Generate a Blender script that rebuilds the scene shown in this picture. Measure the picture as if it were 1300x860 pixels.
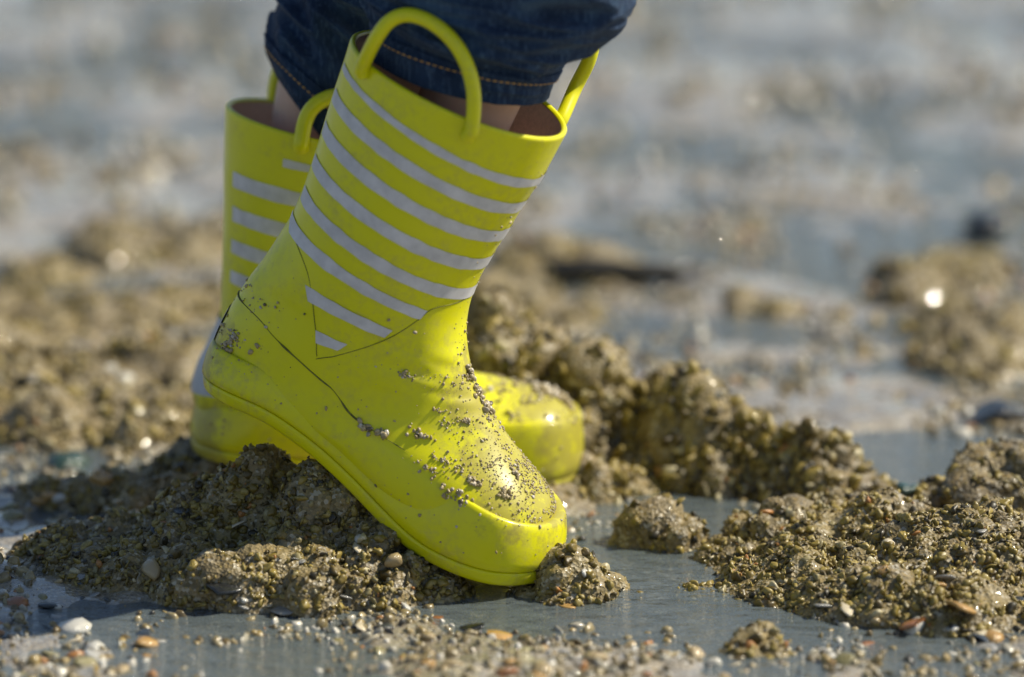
import bpy, bmesh, math, random
import numpy as np
from mathutils import Vector, Matrix

for o in list(bpy.data.objects):
    bpy.data.objects.remove(o)
scene = bpy.context.scene
COL = scene.collection
R = math.radians
random.seed(7)
RNG = np.random.default_rng(11)

# ------------------------------------------------------------------ camera
PITCH = R(14.0)
SPX = 6226.0                                  # focal length in photo pixels (1300 wide)
CAM_RIGHT = np.array([1.0, 0.0, 0.0])
CAM_FWD = np.array([0.0, math.cos(PITCH), -math.sin(PITCH)])
CAM_UP = np.array([0.0, math.sin(PITCH), math.cos(PITCH)])
CAM_POS = np.array([0.0035, -2.108, 0.637])
cam_data = bpy.data.cameras.new('camera')
cam = bpy.data.objects.new('camera', cam_data)
COL.objects.link(cam)
cam.location = CAM_POS
cam.rotation_euler = (math.pi / 2 - PITCH, 0, 0)
cam_data.sensor_width = 36.0
cam_data.lens = SPX / 1300.0 * 36.0
cam_data.clip_start = 0.05
cam_data.clip_end = 6000
cam_data.dof.use_dof = True
cam_data.dof.focus_distance = 2.185
cam_data.dof.aperture_fstop = 3.7
scene.camera = cam

# ------------------------------------------------------------------ sky, sun, exposure
SUN_AZ = R(10.0)        # from +X (picture right) towards +Y (away from the camera)
SUN_EL = R(47.0)
world = bpy.data.worlds.new('World')
scene.world = world
world.use_nodes = True
wn = world.node_tree
wn.nodes.clear()
sky = wn.nodes.new('ShaderNodeTexSky')
sky.sky_type = 'NISHITA'
sky.sun_disc = False
sky.sun_elevation = SUN_EL
sky.sun_rotation = math.pi / 2 - SUN_AZ
sky.air_density = 1.0
sky.dust_density = 0.5
sky.ozone_density = 1.0
bg = wn.nodes.new('ShaderNodeBackground')
bg.inputs['Strength'].default_value = 0.082
wo = wn.nodes.new('ShaderNodeOutputWorld')
wn.links.new(sky.outputs[0], bg.inputs[0])
wn.links.new(bg.outputs[0], wo.inputs[0])

sun_data = bpy.data.lights.new('sun', 'SUN')
sun_data.energy = 5.0
sun_data.angle = R(0.53)
sun_data.color = (1.0, 0.925, 0.75)
sun = bpy.data.objects.new('sun', sun_data)
COL.objects.link(sun)
SUN_DIR = Vector((math.cos(SUN_AZ) * math.cos(SUN_EL), math.sin(SUN_AZ) * math.cos(SUN_EL), math.sin(SUN_EL)))
sun.rotation_euler = SUN_DIR.to_track_quat('Z', 'Y').to_euler()
sun.location = (3, 2, 3)

scene.view_settings.view_transform = 'Standard'
scene.view_settings.look = 'None'
scene.view_settings.exposure = 0.38
scene.view_settings.gamma = 1.0
scene.view_settings.use_curve_mapping = False
scene.cycles.use_denoising = True
scene.cycles.max_bounces = 8
scene.cycles.transparent_max_bounces = 8
scene.cycles.sample_clamp_indirect = 6.0

# ------------------------------------------------------------------ pixel helpers
def pix_ray(px, py):
    return CAM_FWD + CAM_RIGHT * ((px - 650.0) / SPX) - CAM_UP * ((py - 430.0) / SPX)

def pix_plane(px, py, p0, n):
    d = pix_ray(px, py)
    k = np.dot(np.asarray(p0) - CAM_POS, n) / np.dot(d, n)
    return CAM_POS + d * k

def pix_ground(px, py, z=0.0):
    return pix_plane(px, py, (0, 0, z), np.array([0, 0, 1.0]))

# ------------------------------------------------------------------ numpy noise
def _hash(ix, iy, iz, k):
    h = (ix.astype(np.int64) * 374761393 + iy.astype(np.int64) * 668265263 + iz.astype(np.int64) * 2147483647 + k * 1274126177) & 0xffffffff
    h = ((h ^ (h >> 13)) * 1274126177) & 0xffffffff
    h = ((h ^ (h >> 16)) * 2246822519) & 0xffffffff
    h = h ^ (h >> 15)
    return (h & 0xffffff).astype(np.float64) / float(0xffffff)

def vnoise(x, y, z=None, seed=0):
    if z is None:
        z = np.zeros_like(x)
    ix, iy, iz = np.floor(x), np.floor(y), np.floor(z)
    fx, fy, fz = x - ix, y - iy, z - iz
    fx, fy, fz = [f * f * f * (f * (f * 6 - 15) + 10) for f in (fx, fy, fz)]
    out = 0
    for a in (0, 1):
        for b in (0, 1):
            for c in (0, 1):
                w = (fx if a else 1 - fx) * (fy if b else 1 - fy) * (fz if c else 1 - fz)
                out = out + w * _hash(ix + a, iy + b, iz + c, seed)
    return out * 2 - 1

def fbm(x, y, oct=4, seed=0):
    s, a, f = 0, 1.0, 1.0
    for k in range(oct):
        s = s + a * vnoise(x * f + 13.7 * k, y * f - 7.1 * k, None, seed + k)
        a *= 0.5
        f *= 2.03
    return s

def domes(x, y, z, cell, seed=0, power=1.0):
    """rounded lumps packed in space: 1 in the middle of a lump, 0 in the cracks"""
    X, Y, Z = x / cell, y / cell, z / cell
    ix, iy, iz = np.floor(X), np.floor(Y), np.floor(Z)
    best = np.full(X.shape, 9.0)
    for a in (-1, 0, 1):
        for b in (-1, 0, 1):
            for c in (-1, 0, 1):
                jx, jy, jz = ix + a, iy + b, iz + c
                px = jx + _hash(jx, jy, jz, seed + 1)
                py = jy + _hash(jx, jy, jz, seed + 2)
                pz = jz + _hash(jx, jy, jz, seed + 3)
                best = np.minimum(best, (X - px) ** 2 + (Y - py) ** 2 + (Z - pz) ** 2)
    return np.clip(1 - best, 0, 1) ** power

# ------------------------------------------------------------------ materials
def new_mat(name):
    m = bpy.data.materials.new(name)
    m.use_nodes = True
    nt = m.node_tree
    b = nt.nodes['Principled BSDF']
    return m, nt, b

def ramp(nt, fac, stops, interp='LINEAR'):
    r = nt.nodes.new('ShaderNodeValToRGB')
    r.color_ramp.interpolation = interp
    e = r.color_ramp.elements
    while len(e) < len(stops):
        e.new(0.5)
    for k, (p, c) in enumerate(stops):
        e[k].position = p
        e[k].color = (*c, 1.0) if len(c) == 3 else c
    nt.links.new(fac, r.inputs[0])
    return r.outputs[0]

def noise(nt, scale, detail=4, rough=0.55, vec=None):
    n = nt.nodes.new('ShaderNodeTexNoise')
    n.inputs['Scale'].default_value = scale
    n.inputs['Detail'].default_value = detail
    n.inputs['Roughness'].default_value = rough
    if vec is not None:
        nt.links.new(vec, n.inputs['Vector'])
    return n.outputs[0]

def objco(nt):
    return nt.nodes.new('ShaderNodeTexCoord').outputs['Object']

def bump(nt, b, h, strength=0.4, dist=0.001):
    n = nt.nodes.new('ShaderNodeBump')
    n.inputs['Strength'].default_value = strength
    n.inputs['Distance'].default_value = dist
    nt.links.new(h, n.inputs['Height'])
    nt.links.new(n.outputs[0], b.inputs['Normal'])

def mixc(nt, f, a, c):
    m = nt.nodes.new('ShaderNodeMix')
    m.data_type = 'RGBA'
    if isinstance(f, float):
        m.inputs[0].default_value = f
    else:
        nt.links.new(f, m.inputs[0])
    for k, v in ((6, a), (7, c)):
        if isinstance(v, tuple):
            m.inputs[k].default_value = (*v, 1)
        else:
            nt.links.new(v, m.inputs[k])
    return m.outputs[2]

def mat_sand(name, c0, c1, c2, rough=(0.25, 0.6), coat=0.35, under=False):
    m, nt, b = new_mat(name)
    co = objco(nt)
    big = noise(nt, 22, 4, 0.6, co)
    fine = noise(nt, 420, 3, 0.6, co)
    v = nt.nodes.new('ShaderNodeTexVoronoi')
    v.inputs['Scale'].default_value = 620
    nt.links.new(co, v.inputs['Vector'])
    sep = nt.nodes.new('ShaderNodeSeparateColor')
    nt.links.new(v.outputs['Color'], sep.inputs[0])
    base = ramp(nt, big, [(0.32, c0), (0.5, c1), (0.68, c2)])
    grain = ramp(nt, sep.outputs[0], [(0.0, (0.05, 0.042, 0.03)), (0.18, (0.20, 0.155, 0.09)), (0.5, (0.30, 0.24, 0.15)),
                                      (0.8, (0.36, 0.25, 0.10)), (0.93, (0.60, 0.55, 0.46))])
    sx = nt.nodes.new('ShaderNodeSeparateXYZ')
    nt.links.new(co, sx.inputs[0])
    wetm = nt.nodes.new('ShaderNodeMapRange')
    nt.links.new(sx.outputs[2], wetm.inputs[0])
    wetm.inputs[1].default_value = -0.0035
    wetm.inputs[2].default_value = 0.0022
    wetm.inputs[3].default_value = 0.45 if under else 0.0
    wetm.inputs[4].default_value = 0.0
    nt.links.new(mixc(nt, wetm.outputs[0], mixc(nt, 0.45, base, grain), (0.075, 0.068, 0.05)), b.inputs['Base Color'])
    r = nt.nodes.new('ShaderNodeMapRange')
    nt.links.new(noise(nt, 60, 3, 0.6, co), r.inputs[0])
    r.inputs[1].default_value = 0.35
    r.inputs[2].default_value = 0.65
    r.inputs[3].default_value = rough[0]
    r.inputs[4].default_value = rough[1]
    nt.links.new(r.outputs[0], b.inputs['Roughness'])
    b.inputs['Coat Weight'].default_value = coat
    b.inputs['Coat Roughness'].default_value = 0.08
    add = nt.nodes.new('ShaderNodeMath')
    add.operation = 'ADD'
    nt.links.new(fine, add.inputs[0])
    nt.links.new(v.outputs['Distance'], add.inputs[1])
    bump(nt, b, add.outputs[0], 0.6, 0.0012)
    return m

M_SAND = mat_sand('wet_sand', (0.22, 0.195, 0.16), (0.33, 0.305, 0.265), (0.40, 0.38, 0.335), (0.16, 0.42), 1.0, True)
M_CLOD = mat_sand('clod_sand', (0.050, 0.034, 0.007), (0.115, 0.083, 0.016), (0.20, 0.15, 0.034), (0.34, 0.8), 0.15)

def mat_grain(name, stops, rough=0.42, coat=0.2):
    m, nt, b = new_mat(name)
    oi = nt.nodes.new('ShaderNodeObjectInfo')
    c = ramp(nt, oi.outputs['Random'], stops, 'CONSTANT')
    co = objco(nt)
    n = noise(nt, 3.0, 3, 0.6, co)
    dark = nt.nodes.new('ShaderNodeMix')
    dark.data_type = 'RGBA'
    dark.blend_type = 'MULTIPLY'
    dark.inputs[0].default_value = 0.6
    nt.links.new(c, dark.inputs[6])
    nt.links.new(ramp(nt, n, [(0.3, (0.5, 0.46, 0.42)), (0.65, (1.1, 1.1, 1.1))]), dark.inputs[7])
    nt.links.new(dark.outputs[2], b.inputs['Base Color'])
    b.inputs['Roughness'].default_value = rough
    b.inputs['Coat Weight'].default_value = coat
    b.inputs['Coat Roughness'].default_value = 0.06
    return m

GRIT_STOPS = [(0.0, (0.20, 0.155, 0.07)), (0.2, (0.29, 0.235, 0.125)), (0.38, (0.13, 0.095, 0.04)), (0.50, (0.30, 0.22, 0.085)),
              (0.62, (0.34, 0.315, 0.25)), (0.76, (0.05, 0.045, 0.036)), (0.89, (0.54, 0.51, 0.44)), (0.975, (0.36, 0.17, 0.055))]
M_GRIT = mat_grain('grit_mixed', GRIT_STOPS, 0.3, 0.4)
M_SPECK = mat_grain('mud_speck', [(0.0, (0.34, 0.27, 0.14)), (0.35, (0.42, 0.34, 0.19)), (0.66, (0.13, 0.10, 0.05)),
                                  (0.72, (0.40, 0.34, 0.25)), (0.9, (0.55, 0.50, 0.42))], 0.4, 0.3)

def mat_plain(name, col, rough=0.35, coat=0.3, var=0.35, scale=180.0, bstr=0.25, spec=0.5):
    m, nt, b = new_mat(name)
    co = objco(nt)
    n = noise(nt, scale, 4, 0.6, co)
    lo = tuple(max(0, c * (1 - var)) for c in col)
    hi = tuple(min(1, c * (1 + var)) for c in col)
    nt.links.new(ramp(nt, n, [(0.3, lo), (0.7, hi)]), b.inputs['Base Color'])
    b.inputs['Roughness'].default_value = rough
    b.inputs['Coat Weight'].default_value = coat
    b.inputs['Coat Roughness'].default_value = 0.08
    b.inputs['Specular IOR Level'].default_value = spec
    bump(nt, b, noise(nt, scale * 3, 3, 0.6, co), bstr, 0.0006)
    return m

_ln = np.array([-math.sin(R(17)), -math.cos(R(17)), 0.0])
_lf = np.array([-math.sin(R(-6)), -math.cos(R(-6)), 0.0])
STAINS = [(tuple(pix_plane(x, y, p, l)), a, b) for x, y, p, l, a, b in [
    (655, 610, (0, 0, 0), _ln, 0.022, 0.060), (605, 500, (0, 0, 0), _ln, 0.012, 0.045), (275, 445, (0, 0, 0), _ln, 0.016, 0.045),
    (520, 700, (0, 0, 0), _ln, 0.012, 0.045), (400, 560, (0, 0, 0), _ln, 0.012, 0.045),
    (720, 540, (0, 0.145, 0), _lf, 0.03, 0.07), (250, 560, (0, 0.145, 0), _lf, 0.02, 0.05)]]
def mat_rubber(name, col, dirt, rough=0.36, stains=STAINS):
    m, nt, b = new_mat(name)
    co = objco(nt)
    n1 = noise(nt, 28, 5, 0.65, co)
    n2 = noise(nt, 260, 4, 0.65, co)
    f = nt.nodes.new('ShaderNodeMath')
    f.operation = 'MULTIPLY'
    nt.links.new(ramp(nt, n1, [(0.44, (0, 0, 0)), (0.64, (1, 1, 1))]), f.inputs[0])
    nt.links.new(ramp(nt, n2, [(0.42, (0, 0, 0)), (0.66, (dirt, dirt, dirt))]), f.inputs[1])
    n3 = noise(nt, 95, 6, 0.7, co)
    film = None
    for pt, r0, r1 in stains:
        dn = nt.nodes.new('ShaderNodeVectorMath')
        dn.operation = 'DISTANCE'
        nt.links.new(co, dn.inputs[0])
        dn.inputs[1].default_value = pt
        mr = nt.nodes.new('ShaderNodeMapRange')
        nt.links.new(dn.outputs['Value'], mr.inputs[0])
        mr.inputs[1].default_value, mr.inputs[2].default_value = r0, r1
        mr.inputs[3].default_value, mr.inputs[4].default_value = 0.30, -0.35
        if film is None:
            film = mr.outputs[0]
        else:
            mx = nt.nodes.new('ShaderNodeMath')
            mx.operation = 'MAXIMUM'
            nt.links.new(film, mx.inputs[0])
            nt.links.new(mr.outputs[0], mx.inputs[1])
            film = mx.outputs[0]
    sm = nt.nodes.new('ShaderNodeMath')
    sm.operation = 'ADD'
    nt.links.new(n3, sm.inputs[0])
    nt.links.new(film, sm.inputs[1])
    stain = ramp(nt, sm.outputs[0], [(0.56, (0, 0, 0)), (0.74, (0.62, 0.62, 0.62))])
    clean = mixc(nt, f.outputs[0], col, (0.34, 0.28, 0.13))
    nt.links.new(mixc(nt, stain, clean, (0.25, 0.19, 0.075)), b.inputs['Base Color'])
    r = nt.nodes.new('ShaderNodeMapRange')
    nt.links.new(n1, r.inputs[0])
    r.inputs[1].default_value = 0.3
    r.inputs[2].default_value = 0.7
    r.inputs[3].default_value = rough - 0.06
    r.inputs[4].default_value = rough + 0.14
    nt.links.new(r.outputs[0], b.inputs['Roughness'])
    b.inputs['Specular IOR Level'].default_value = 0.26
    b.inputs['Coat Weight'].default_value = 0.3
    b.inputs['Coat Roughness'].default_value = 0.14
    b.inputs['Subsurface Weight'].default_value = 0.12
    b.inputs['Subsurface Radius'].default_value = (1.0, 0.9, 0.1)
    b.inputs['Subsurface Scale'].default_value = 0.004
    bump(nt, b, noise(nt, 900, 2, 0.5, co), 0.06, 0.0004)
    return m

M_YELLOW = mat_rubber('yellow_rubber', (0.68, 0.655, 0.002), 0.34)
M_YELLOW_B = mat_rubber('yellow_rubber_sole', (0.68, 0.65, 0.002), 0.5, 0.33)
M_STRIPE = mat_plain('pale_print', (0.57, 0.555, 0.57), 0.5, 0.0, 0.16, 120, 0.05)
M_PATCH = mat_plain('grey_patch', (0.42, 0.44, 0.48), 0.45, 0.0, 0.12, 200, 0.05)
M_SEAM = mat_plain('seam_dirt', (0.10, 0.10, 0.015), 0.7, 0.0, 0.6, 500, 0.3)
M_LINING = mat_plain('lining_cloth', (0.56, 0.42, 0.34), 0.85, 0.0, 0.12, 500, 0.25)
M_MUD = mat_plain('mud_blob', (0.15, 0.115, 0.06), 0.4, 0.35, 0.5, 500, 0.8)
M_THREAD = mat_plain('orange_thread', (0.55, 0.30, 0.07), 0.7, 0.0, 0.2, 900, 0.2)

def mat_skin():
    m, nt, b = new_mat('skin')
    co = objco(nt)
    nt.links.new(ramp(nt, noise(nt, 60, 4, 0.6, co), [(0.3, (0.54, 0.33, 0.24)), (0.7, (0.66, 0.43, 0.33))]), b.inputs['Base Color'])
    b.inputs['Roughness'].default_value = 0.5
    b.inputs['Subsurface Weight'].default_value = 0.25
    b.inputs['Subsurface Radius'].default_value = (1.0, 0.4, 0.25)
    b.inputs['Subsurface Scale'].default_value = 0.004
    return m
M_SKIN = mat_skin()

def mat_denim():
    m, nt, b = new_mat('denim')
    co = objco(nt)
    wv = nt.nodes.new('ShaderNodeTexWave')
    wv.wave_type = 'BANDS'
    wv.bands_direction = 'DIAGONAL'
    wv.inputs['Scale'].default_value = 420
    wv.inputs['Distortion'].default_value = 2.0
    wv.inputs['Detail'].default_value = 2
    nt.links.new(co, wv.inputs['Vector'])
    mp = nt.nodes.new('ShaderNodeMapping')
    mp.inputs['Scale'].default_value = (1, 1, 0.16)
    nt.links.new(co, mp.inputs['Vector'])
    streak = noise(nt, 620, 4, 0.7, mp.outputs[0])
    wear = noise(nt, 36, 5, 0.65, co)
    base = ramp(nt, wear, [(0.30, (0.007, 0.016, 0.040)), (0.55, (0.014, 0.033, 0.076)), (0.78, (0.046, 0.095, 0.165))])
    thr = mixc(nt, ramp(nt, streak, [(0.50, (0, 0, 0)), (0.80, (0.55, 0.55, 0.55))]), base, (0.14, 0.22, 0.33))
    nt.links.new(thr, b.inputs['Base Color'])
    b.inputs['Roughness'].default_value = 0.85
    b.inputs['Sheen Weight'].default_value = 0.05
    b.inputs['Sheen Roughness'].default_value = 0.5
    b.inputs['Specular IOR Level'].default_value = 0.2
    add = nt.nodes.new('ShaderNodeMath')
    add.operation = 'ADD'
    nt.links.new(wv.outputs[1], add.inputs[0])
    nt.links.new(streak, add.inputs[1])
    bump(nt, b, add.outputs[0], 0.5, 0.0006)
    return m
M_DENIM = mat_denim()

def mat_water():
    m = bpy.data.materials.new('shallow_water')
    m.use_nodes = True
    nt = m.node_tree
    nt.nodes.clear()
    out = nt.nodes.new('ShaderNodeOutputMaterial')
    co = nt.nodes.new('ShaderNodeTexCoord').outputs['Object']
    mp = nt.nodes.new('ShaderNodeMapping')
    mp.inputs['Scale'].default_value = (1.0, 1.6, 1.0)
    nt.links.new(co, mp.inputs['Vector'])
    n = noise(nt, 55, 5, 0.62, mp.outputs[0])
    bp = nt.nodes.new('ShaderNodeBump')
    bp.inputs['Strength'].default_value = 0.8
    bp.inputs['Distance'].default_value = 0.0034
    nt.links.new(n, bp.inputs['Height'])
    tr = nt.nodes.new('ShaderNodeBsdfTransparent')
    tr.inputs[0].default_value = (0.86, 0.88, 0.86, 1)
    df = nt.nodes.new('ShaderNodeBsdfDiffuse')
    df.inputs[0].default_value = (0.30, 0.365, 0.395, 1)
    gl = nt.nodes.new('ShaderNodeBsdfGlossy')
    gl.inputs['Roughness'].default_value = 0.04
    fr = nt.nodes.new('ShaderNodeFresnel')
    fr.inputs['IOR'].default_value = 1.5
    nt.links.new(bp.outputs[0], gl.inputs['Normal'])
    nt.links.new(bp.outputs[0], fr.inputs['Normal'])
    a = nt.nodes.new('ShaderNodeMixShader')
    a.inputs[0].default_value = 0.28
    nt.links.new(tr.outputs[0], a.inputs[1])
    nt.links.new(df.outputs[0], a.inputs[2])
    c = nt.nodes.new('ShaderNodeMixShader')
    nt.links.new(fr.outputs[0], c.inputs[0])
    nt.links.new(a.outputs[0], c.inputs[1])
    nt.links.new(gl.outputs[0], c.inputs[2])
    nt.links.new(c.outputs[0], out.inputs[0])
    return m
M_WATER = mat_water()

# ------------------------------------------------------------------ object helpers
def mesh_np(name, verts, faces, mat=None, smooth=True):
    me = bpy.data.meshes.new(name)
    verts = np.asarray(verts, dtype=np.float32)
    faces = np.asarray(faces, dtype=np.int32)
    me.vertices.add(len(verts))
    me.vertices.foreach_set('co', verts.ravel())
    n, k = faces.shape
    me.loops.add(n * k)
    me.loops.foreach_set('vertex_index', faces.ravel())
    me.polygons.add(n)
    me.polygons.foreach_set('loop_start', np.arange(0, n * k, k, dtype=np.int32))
    me.polygons.foreach_set('loop_total', np.full(n, k, dtype=np.int32))
    me.update(calc_edges=True)
    me.validate()
    if smooth:
        me.shade_smooth()
    if mat:
        me.materials.append(mat)
    return me

def link(name, data, parent=None, label=None, cat=None, group=None, kind=None):
    o = bpy.data.objects.new(name, data)
    COL.objects.link(o)
    if parent is not None:
        o.parent = parent
    if label:
        o['label'] = label
    if cat:
        o['category'] = cat
    if group:
        o['group'] = group
    if kind:
        o['kind'] = kind
    return o

def grid_faces(nu, nv, wrap_v=False):
    i = np.arange(nu - 1)[:, None]
    j = np.arange(nv if wrap_v else nv - 1)[None, :]
    j2 = (j + 1) % nv
    a = i * nv + j
    b = i * nv + j2
    c = (i + 1) * nv + j2
    d = (i + 1) * nv + j
    return np.stack([a, b, c, d], -1).reshape(-1, 4)

def catmull(pts, s):
    """pts (n,k), s float array of indices"""
    pts = np.asarray(pts, float)
    n = len(pts)
    s = np.clip(np.asarray(s, float), 0, n - 1)
    i = np.minimum(s.astype(int), n - 2)
    f = (s - i)[:, None]
    p0 = np.where((i > 0)[:, None], pts[np.maximum(i - 1, 0)], 2 * pts[i] - pts[i + 1])
    p1, p2 = pts[i], pts[i + 1]
    p3 = np.where((i < n - 2)[:, None], pts[np.minimum(i + 2, n - 1)], 2 * p2 - p1)
    return 0.5 * (2 * p1 + (p2 - p0) * f + (2 * p0 - 5 * p1 + 4 * p2 - p3) * f ** 2 + (3 * p1 - p0 - 3 * p2 + p3) * f ** 3)

def tube(pts, rad, n=14, cap=True):
    """swept tube; pts (m,3), rad scalar or (m,)"""
    pts = np.asarray(pts, float)
    m = len(pts)
    rad = np.full(m, rad) if np.isscalar(rad) else np.asarray(rad)
    tang = np.gradient(pts, axis=0)
    tang /= np.linalg.norm(tang, axis=1)[:, None] + 1e-12
    ref = np.array([0.3, 0.9, 0.2])
    vs = []
    u = np.cross(tang[0], ref)
    u /= np.linalg.norm(u)
    ang = np.linspace(0, 2 * math.pi, n, endpoint=False)
    for k in range(m):
        u = u - tang[k] * np.dot(u, tang[k])
        u /= np.linalg.norm(u)
        w = np.cross(tang[k], u)
        vs.append(pts[k] + rad[k] * (np.cos(ang)[:, None] * u + np.sin(ang)[:, None] * w))
    v = np.concatenate(vs)
    f = grid_faces(m, n, True)
    if cap:
        v = np.concatenate([v, pts[:1], pts[-1:]])
        j = np.arange(n)
        f = np.concatenate([f, np.stack([np.full(n, m * n), (j + 1) % n, j, j], -1),
                            np.stack([np.full(n, m * n + 1), (m - 1) * n + j, (m - 1) * n + (j + 1) % n, (m - 1) * n + (j + 1) % n], -1)])
    return v, f

def quads_clean(f):
    return f

def bm_mesh(name, v, f, mat):
    """faces may hold repeated indices (triangles)"""
    me = bpy.data.meshes.new(name)
    fl = []
    for q in np.asarray(f).tolist():
        t = []
        for i in q:
            if i not in t:
                t.append(i)
        if len(t) >= 3:
            fl.append(t)
    me.from_pydata([tuple(p) for p in np.asarray(v, float).tolist()], [], fl)
    me.update()
    me.shade_smooth()
    me.materials.append(mat)
    return me

# pebble / shell prototypes ------------------------------------------------------
def rock_mesh(name, mat, seed, rough=0.35, flat=1.0, sub=2, facet=0.0):
    bm = bmesh.new()
    bmesh.ops.create_icosphere(bm, subdivisions=sub, radius=1.0)
    rs = np.random.default_rng(seed)
    cuts = [(Vector(rs.normal(size=3)).normalized(), rs.uniform(0.55, 0.9)) for _ in range(6)]
    co = np.array([v.co[:] for v in bm.verts])
    d = vnoise(co[:, 0] * 1.3 + seed, co[:, 1] * 1.3, co[:, 2] * 1.3, seed) + 0.4 * vnoise(co[:, 0] * 3 + seed, co[:, 1] * 3, co[:, 2] * 3, seed + 5)
    for v, k in zip(bm.verts, d):
        v.co *= 1 + rough * k
        for n, c in cuts:
            e = v.co.dot(n) - c
            if e > 0:
                v.co -= n * e * (0.55 + 0.4 * facet)
        v.co.z *= flat
    me = bpy.data.meshes.new(name)
    bm.to_mesh(me)
    bm.free()
    me.shade_smooth()
    me.materials.append(mat)
    return me

PROTO = {}
def proto_set(key, mat, n=5, flat=(0.6, 1.0), rough=0.4, sub=2):
    obs = []
    for k in range(n):
        me = rock_mesh(key, mat, 31 * k + len(PROTO) * 7 + 3, rough, flat[0] + (flat[1] - flat[0]) * k / max(1, n - 1), sub, 0.5)
        obs.append(bpy.data.objects.new(key + '_source', me))     # never linked to the scene
    PROTO[key] = obs
CLOD_STOPS = [(0.0, (0.17, 0.122, 0.022)), (0.22, (0.25, 0.188, 0.042)), (0.45, (0.09, 0.062, 0.013)), (0.62, (0.31, 0.235, 0.06)),
              (0.79, (0.28, 0.235, 0.11)), (0.86, (0.035, 0.027, 0.011)), (0.95, (0.48, 0.42, 0.26)), (0.988, (0.36, 0.16, 0.04))]
M_CLODGRIT = mat_grain('grit_golden', CLOD_STOPS, 0.45, 0.12)
proto_set('grit', M_GRIT)
proto_set('clodgrit', M_CLODGRIT, n=7, flat=(0.35, 1.0), rough=0.65)
proto_set('speck', M_SPECK)

def scatter_group(key):
    name = 'scatter_' + key
    if name in bpy.data.node_groups:
        return bpy.data.node_groups[name]
    ng = bpy.data.node_groups.new(name, 'GeometryNodeTree')
    ng.interface.new_socket(name='Geometry', in_out='INPUT', socket_type='NodeSocketGeometry')
    ng.interface.new_socket(name='Geometry', in_out='OUTPUT', socket_type='NodeSocketGeometry')
    gi = ng.nodes.new('NodeGroupInput')
    go = ng.nodes.new('NodeGroupOutput')
    iop = ng.nodes.new('GeometryNodeInstanceOnPoints')
    join = ng.nodes.new('GeometryNodeJoinGeometry')
    for ob in PROTO[key]:
        oi = ng.nodes.new('GeometryNodeObjectInfo')
        oi.inputs['Object'].default_value = ob
        oi.inputs['As Instance'].default_value = True
        ng.links.new(oi.outputs['Geometry'], join.inputs[0])
    ng.links.new(gi.outputs[0], iop.inputs['Points'])
    ng.links.new(join.outputs[0], iop.inputs['Instance'])
    iop.inputs['Pick Instance'].default_value = True
    for sock, nm, ty in (('Rotation', 'rot', 'FLOAT_VECTOR'), ('Scale', 'scl', 'FLOAT_VECTOR'), ('Instance Index', 'idx', 'INT')):
        na = ng.nodes.new('GeometryNodeInputNamedAttribute')
        na.data_type = ty
        na.inputs['Name'].default_value = nm
        ng.links.new(na.outputs[0], iop.inputs[sock])
    ng.links.new(iop.outputs[0], go.inputs[0])
    return ng

def scatter(name, pts, scl, key, parent=None, label=None, cat=None, aspect=(0.75, 1.3), rot=None):
    n = len(pts)
    me = bpy.data.meshes.new(name)
    me.vertices.add(n)
    me.vertices.foreach_set('co', np.asarray(pts, np.float32).ravel())
    rr = RNG.uniform(0, 6.283, (n, 3)) if rot is None else rot
    ss = np.asarray(scl)[:, None] * RNG.uniform(aspect[0], aspect[1], (n, 3))
    a = me.attributes.new('rot', 'FLOAT_VECTOR', 'POINT')
    a.data.foreach_set('vector', rr.astype(np.float32).ravel())
    a = me.attributes.new('scl', 'FLOAT_VECTOR', 'POINT')
    a.data.foreach_set('vector', ss.astype(np.float32).ravel())
    a = me.attributes.new('idx', 'INT', 'POINT')
    a.data.foreach_set('value', RNG.integers(0, len(PROTO[key]), n).astype(np.int32))
    me.update()
    o = link(name, me, parent, label, cat, None, 'stuff')
    md = o.modifiers.new('scatter', 'NODES')
    md.node_group = scatter_group(key)
    return o

# ------------------------------------------------------------------ ground
def pools_px(px, py, rx, ry, depth):
    c = pix_ground(px, py)
    l = pix_ground(px - rx, py)
    t = pix_ground(px, py - ry)
    return (c[0], c[1], abs(c[0] - l[0]), abs(t[1] - c[1]), depth)

POOLS = [pools_px(*a) for a in [
    (860, 735, 190, 75, 0.014), (740, 690, 120, 55, 0.012), (960, 800, 130, 30, 0.010), (640, 775, 90, 30, 0.020),
    (60, 600, 200, 40, 0.012), (60, 665, 170, 30, 0.012), (200, 785, 180, 28, 0.008), (330, 835, 220, 25, 0.007),
    (850, 650, 150, 40, 0.012), (1180, 590, 170, 42, 0.016), (880, 425, 160, 30, 0.014), (980, 470, 120, 22, 0.010),
    (800, 600, 90, 30, 0.010), (1000, 330, 140, 22, 0.010), (1100, 130, 150, 22, 0.010), (150, 300, 100, 12, 0.008),
    (120, 80, 170, 20, 0.010), (860, 200, 160, 20, 0.008), (1250, 210, 120, 20, 0.008), (60, 160, 120, 20, 0.008), (900, 60, 200, 14, 0.008)]]

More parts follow.
